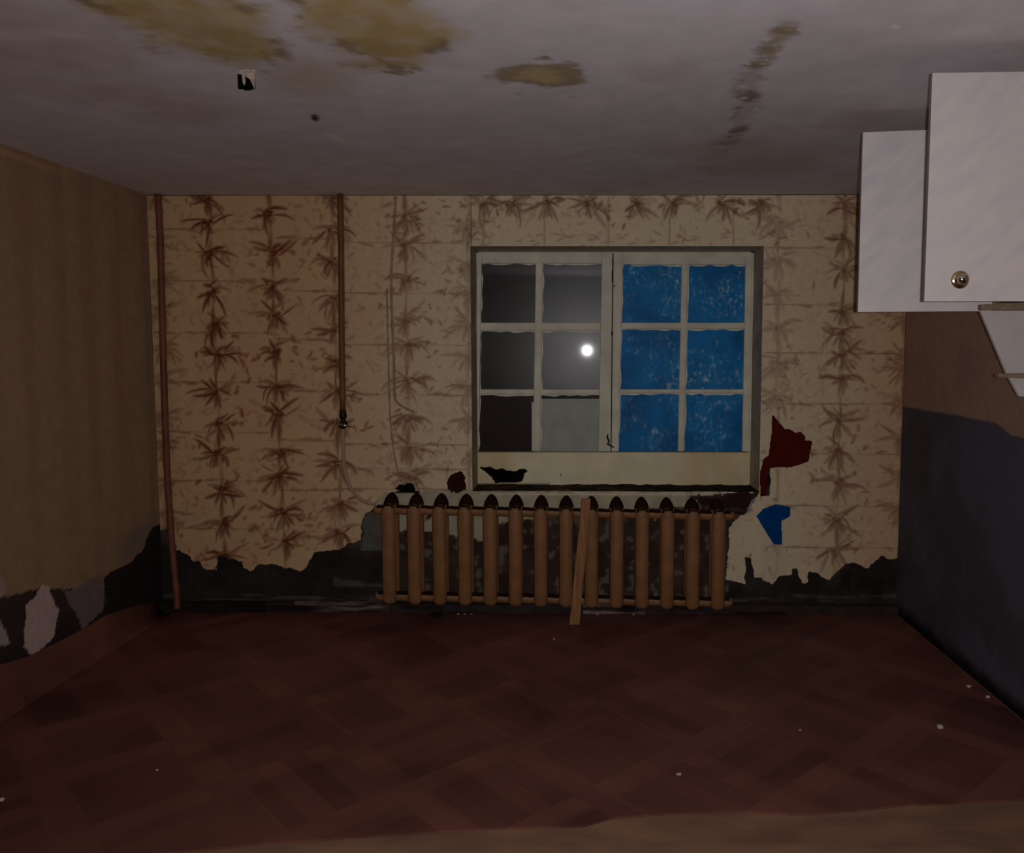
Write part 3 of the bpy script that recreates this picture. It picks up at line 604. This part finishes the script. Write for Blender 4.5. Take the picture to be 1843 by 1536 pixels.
# ------------------------------------------------------------ pipes and cables
YP = D-.035
p1 = [at_y(x, y, YP) for x, y in ((284, 349), (288, 420), (292, 560), (296, 715), (301, 850), (306, 930), (311, 975), (317, 1020), (324, 1072), (326, 1092))]
p1[0].z = min(p1[0].z, H-.002); p1 = [Vector((max(p.x, XL+.03), p.y-.05*max(0, (i-5))/4, max(p.z, .012))) for i, p in enumerate(p1)]
tag(tube('heating_pipe', spline(p1, 5), .019, MT['redp']), 'red-brown heating pipe running down the left corner and bending at the foot', 'pipe')
gp = empty('heating_pipe', at_y(615, 740, YP), 'ochre pipe from the ceiling down to a black valve, left of the window', 'pipe')
q = [at_y(612, 350, YP), at_y(614, 450, YP), at_y(615, 600, YP), at_y(617, 742, YP)]; q[0].z = H-.001
tube('pipe_run', spline(q, 4), .018, MT['ochre'], gp)
a_, b_ = at_y(617, 738, YP), at_y(618, 772, YP)
L_ = (a_-b_).length
lathe('valve', [(0, 0), (.012, 0), (.016, .006), (.026, .012), (.028, .03), (.022, .042), (.014, .05), (.016, .06), (.022, .066), (.022, .085), (.018, L_-.01), (.02, L_), (0, L_)], b_, a_-b_, MT['iron'], gp, 16)
tube('valve_tap', [b_+Vector((-.02, -.02, .03)), b_+Vector((.03, -.035, .02))], [.007, .009], MT['chrome'], gp, 10)
adopt(gp)
hs = [at_y(x, y, D-.022) for x, y in ((617, 770), (618, 810), (620, 845), (628, 873), (642, 893), (658, 904), (676, 908))]
tag(tube('hose', spline(hs, 6), .0105, MT['hose']), 'cream hose curving from the black valve down to the radiator', 'hose')
hs = [at_y(x, y, D-.007) for x, y in ((712, 354), (708, 430), (704, 500), (706, 580), (709, 650), (710, 700), (713, 722), (725, 732), (745, 742))]
tag(tube('buried_cable', spline(hs, 6), .0075, MT['cable'], n=8), 'thin cable ridge under the wallpaper between the ochre pipe and the window', 'cable')
hs = [at_y(x, y, D-.007) for x, y in ((696, 520), (698, 600), (700, 680), (703, 760), (712, 830), (722, 868))]
tag(tube('buried_cable', spline(hs, 6), .005, MT['cable'], n=8), 'second fainter cable ridge left of the first, ending above the radiator', 'cable')

# ------------------------------------------------------------ wall cabinets with open doors, shelf
def door(depth, px, py_t, py_b, xhinge, mat_, par, th=.017, dh=.03):
    A = at_y(px, py_t, depth); B = at_y(px, py_b, depth)
    v, f = prism([(A.x, depth, B.z), (xhinge, depth-dh, B.z), (xhinge, depth-dh, A.z), (A.x, depth, A.z)], (0, th, 0))
    o = mesh('door', v, f, None, par, mats=[mat_, MT['edge']], fm=[0, 0, 1, 1, 1, 1], bevel=.0015); return o, A, B
D1 = 2.50; D2 = 3.17; XC = 1.555
def cabinet(dep, span, mats_, lab, px, yt, yb, dh):
    A = at_y(px, yt, dep); B = at_y(px, yb, dep); z0, z1 = B.z+.03, A.z-.0
    c = empty('wall_cabinet', (XC+.17, dep+span/2, z0), lab, 'cabinet', 'kitchen wall cabinets')
    y0, y1 = dep+.02, dep+span-.09; t = .016
    box('bottom_panel', (XC, y0, z0), (XR-.004, y1, z0+t), MT['chip'], c); box('top_panel', (XC, y0, z1-t), (XR-.004, y1, z1), MT['white'], c)
    box('side_panel', (XC, y0, z0+t), (XR-.004, y0+t, z1-t), MT['white'], c); box('side_panel', (XC, y1-t, z0+t), (XR-.004, y1, z1-t), MT['white'], c)
    box('back_panel', (XR-.012, y0+t, z0+t), (XR-.006, y1-t, z1-t), MT['chip'], c); box('shelf', (XC+.02, y0+t, (z0+z1)/2), (XR-.013, y1-t, (z0+z1)/2+t), MT['white'], c)
    d, A, B = door(dep, px, yt, yb, XC-.003, mats_, c, dh=dh)
    for zz in (z0+.1, z1-.12):
        tube('hinge', [(XC-.03, dep-dh+.02, zz), (XC+.03, dep+.045, zz)], .008, MT['chrome'], c, 8)
    return c, d
c1, d1 = cabinet(D1, .66, MT['lam'], 'nearer wall cabinet, its big marbled white door open and carrying a round knob', 1678, 131, 543, .02)
kp = at_y(1727, 504, D1); kpy = kp.y-.001
kn = lathe('knob', [(.0, .001), (.0275, .001), (.0275, .004), (.023, .0065), (.0175, .007), (.016, .012), (.0145, .013)], (kp.x, kpy, kp.z), (0, -1, 0), MT['brass'], d1)
kn2 = lathe('knob_button', [(.009, .010), (.013, .016), (.0165, .022), (.0165, .028), (.012, .033), (.005, .0355), (.0, .036)], (kp.x, kpy, kp.z), (0, -1, 0), MT['chrome'], d1)
c2, d2 = cabinet(D2, .66, MT['lam2'], 'farther wall cabinet, its plain marbled door open behind the nearer one and without a knob', 1553, 238, 562, .07)
kh = at_y(1583, 535, D2-.001)
lathe('knob_hole', [(0, .0012), (.003, .0012), (.0035, 0)], (kh.x, kh.y+.0002, kh.z), (0, -1, 0), MT['dark'], d2, 12)
for c in (c1, c2): adopt(c)
YS = 3.05
sh = empty('wall_shelf', at_y(1830, 690, YS+.1), 'white shelf bracket panel with slanted edge hanging under the cabinets, tan shelf edge', 'shelf')
def px_slab(name, px, Y, th, m_, fmx=None): v, f = prism([at_y(x, y, Y) for x, y in px], (0, th, 0)); return mesh(name, v, f, m_, sh, bevel=.001)
xr_ = proj(np.array([[XR-.004, YS, 1.5]]))[0][0]
px_slab('side_panel', [(1765, 559), (xr_, 559), (xr_, 714), (1835, 714), (1812, 672)], YS, .016, MT['white'])
px_slab('top_rail', [(1767, 548), (xr_, 539), (xr_, 558), (1767, 558)], YS-.02, .03, MT['chip'])
v, f = prism([at_y(1798, 673, YS-.03), at_y(xr_, 671, YS-.03), at_y(xr_, 684, YS-.03), at_y(1798, 680, YS-.03)], (0, .028, 0)); mesh('shelf_board', v, f, MT['chip'], sh, bevel=.001)
adopt(sh)

# ------------------------------------------------------------ debris on the floor
def crumb(px, py, s, label, m_='crumb', group=None, cat='plaster crumb', name='plaster_crumb', sq=.6, z=LZ):
    p = at_z(px, py, z); bm = bmesh.new(); bmesh.ops.create_icosphere(bm, subdivisions=2, radius=s)
    for v_ in bm.verts: v_.co *= random.uniform(.75, 1.2); v_.co.z *= sq
    mz = min(v_.co.z for v_ in bm.verts)
    for v_ in bm.verts: v_.co += Vector((p.x, min(p.y, D-.07), z-mz+.0005))
    me = bpy.data.meshes.new(name); bm.to_mesh(me); bm.free(); me.materials.append(MT[m_]); o = bpy.data.objects.new(name, me); COL.objects.link(o); tag(o, label, cat, group)
crumb(1692, 1312, .013, 'largest white plaster crumb on the dark floor near the right wall')
crumb(1440, 1316, .005, 'small pale crumb on the linoleum, well left of the largest crumb')
g_ = 'crumbs along the right wall'
crumb(1744, 1238, .010, 'grey plaster crumb at the foot of the blue wall, nearer the back', group=g_); crumb(1778, 1257, .009, 'grey plaster crumb at the foot of the blue wall, nearer the camera', group=g_)
crumb(997, 1152, .006, 'tiny pale crumb on the floor in front of the slat'); crumb(283, 1388, .005, 'tiny pale crumb on the left part of the floor'); crumb(3, 1443, .009, 'pale crumb on the floor at the left edge of the photo')
crumb(1222, 1395, .010, 'flat pale crumb on the floor near the front strip', sq=.2)
g_ = 'crumbs under the radiator'
for x, y, s, lb_ in ((826, 1104, .007, 'pale mortar crumb on the floor just right of the black lump'), (838, 1102, .006, 'middle one of three pale crumbs right of the black lump'), (850, 1104, .005, 'last and smallest of three pale crumbs right of the black lump'), (1075, 1106, .008, 'pale mortar crumb on the floor just right of the slat foot'), (1140, 1106, .007, 'pale mortar crumb below the radiator, farther right of the slat')): crumb(x, y, s, lb_, group=g_)
crumb(786, 1112, .034, 'black charred lump on the floor below the radiator', 'lump', cat='debris', name='charred_lump', sq=.5)
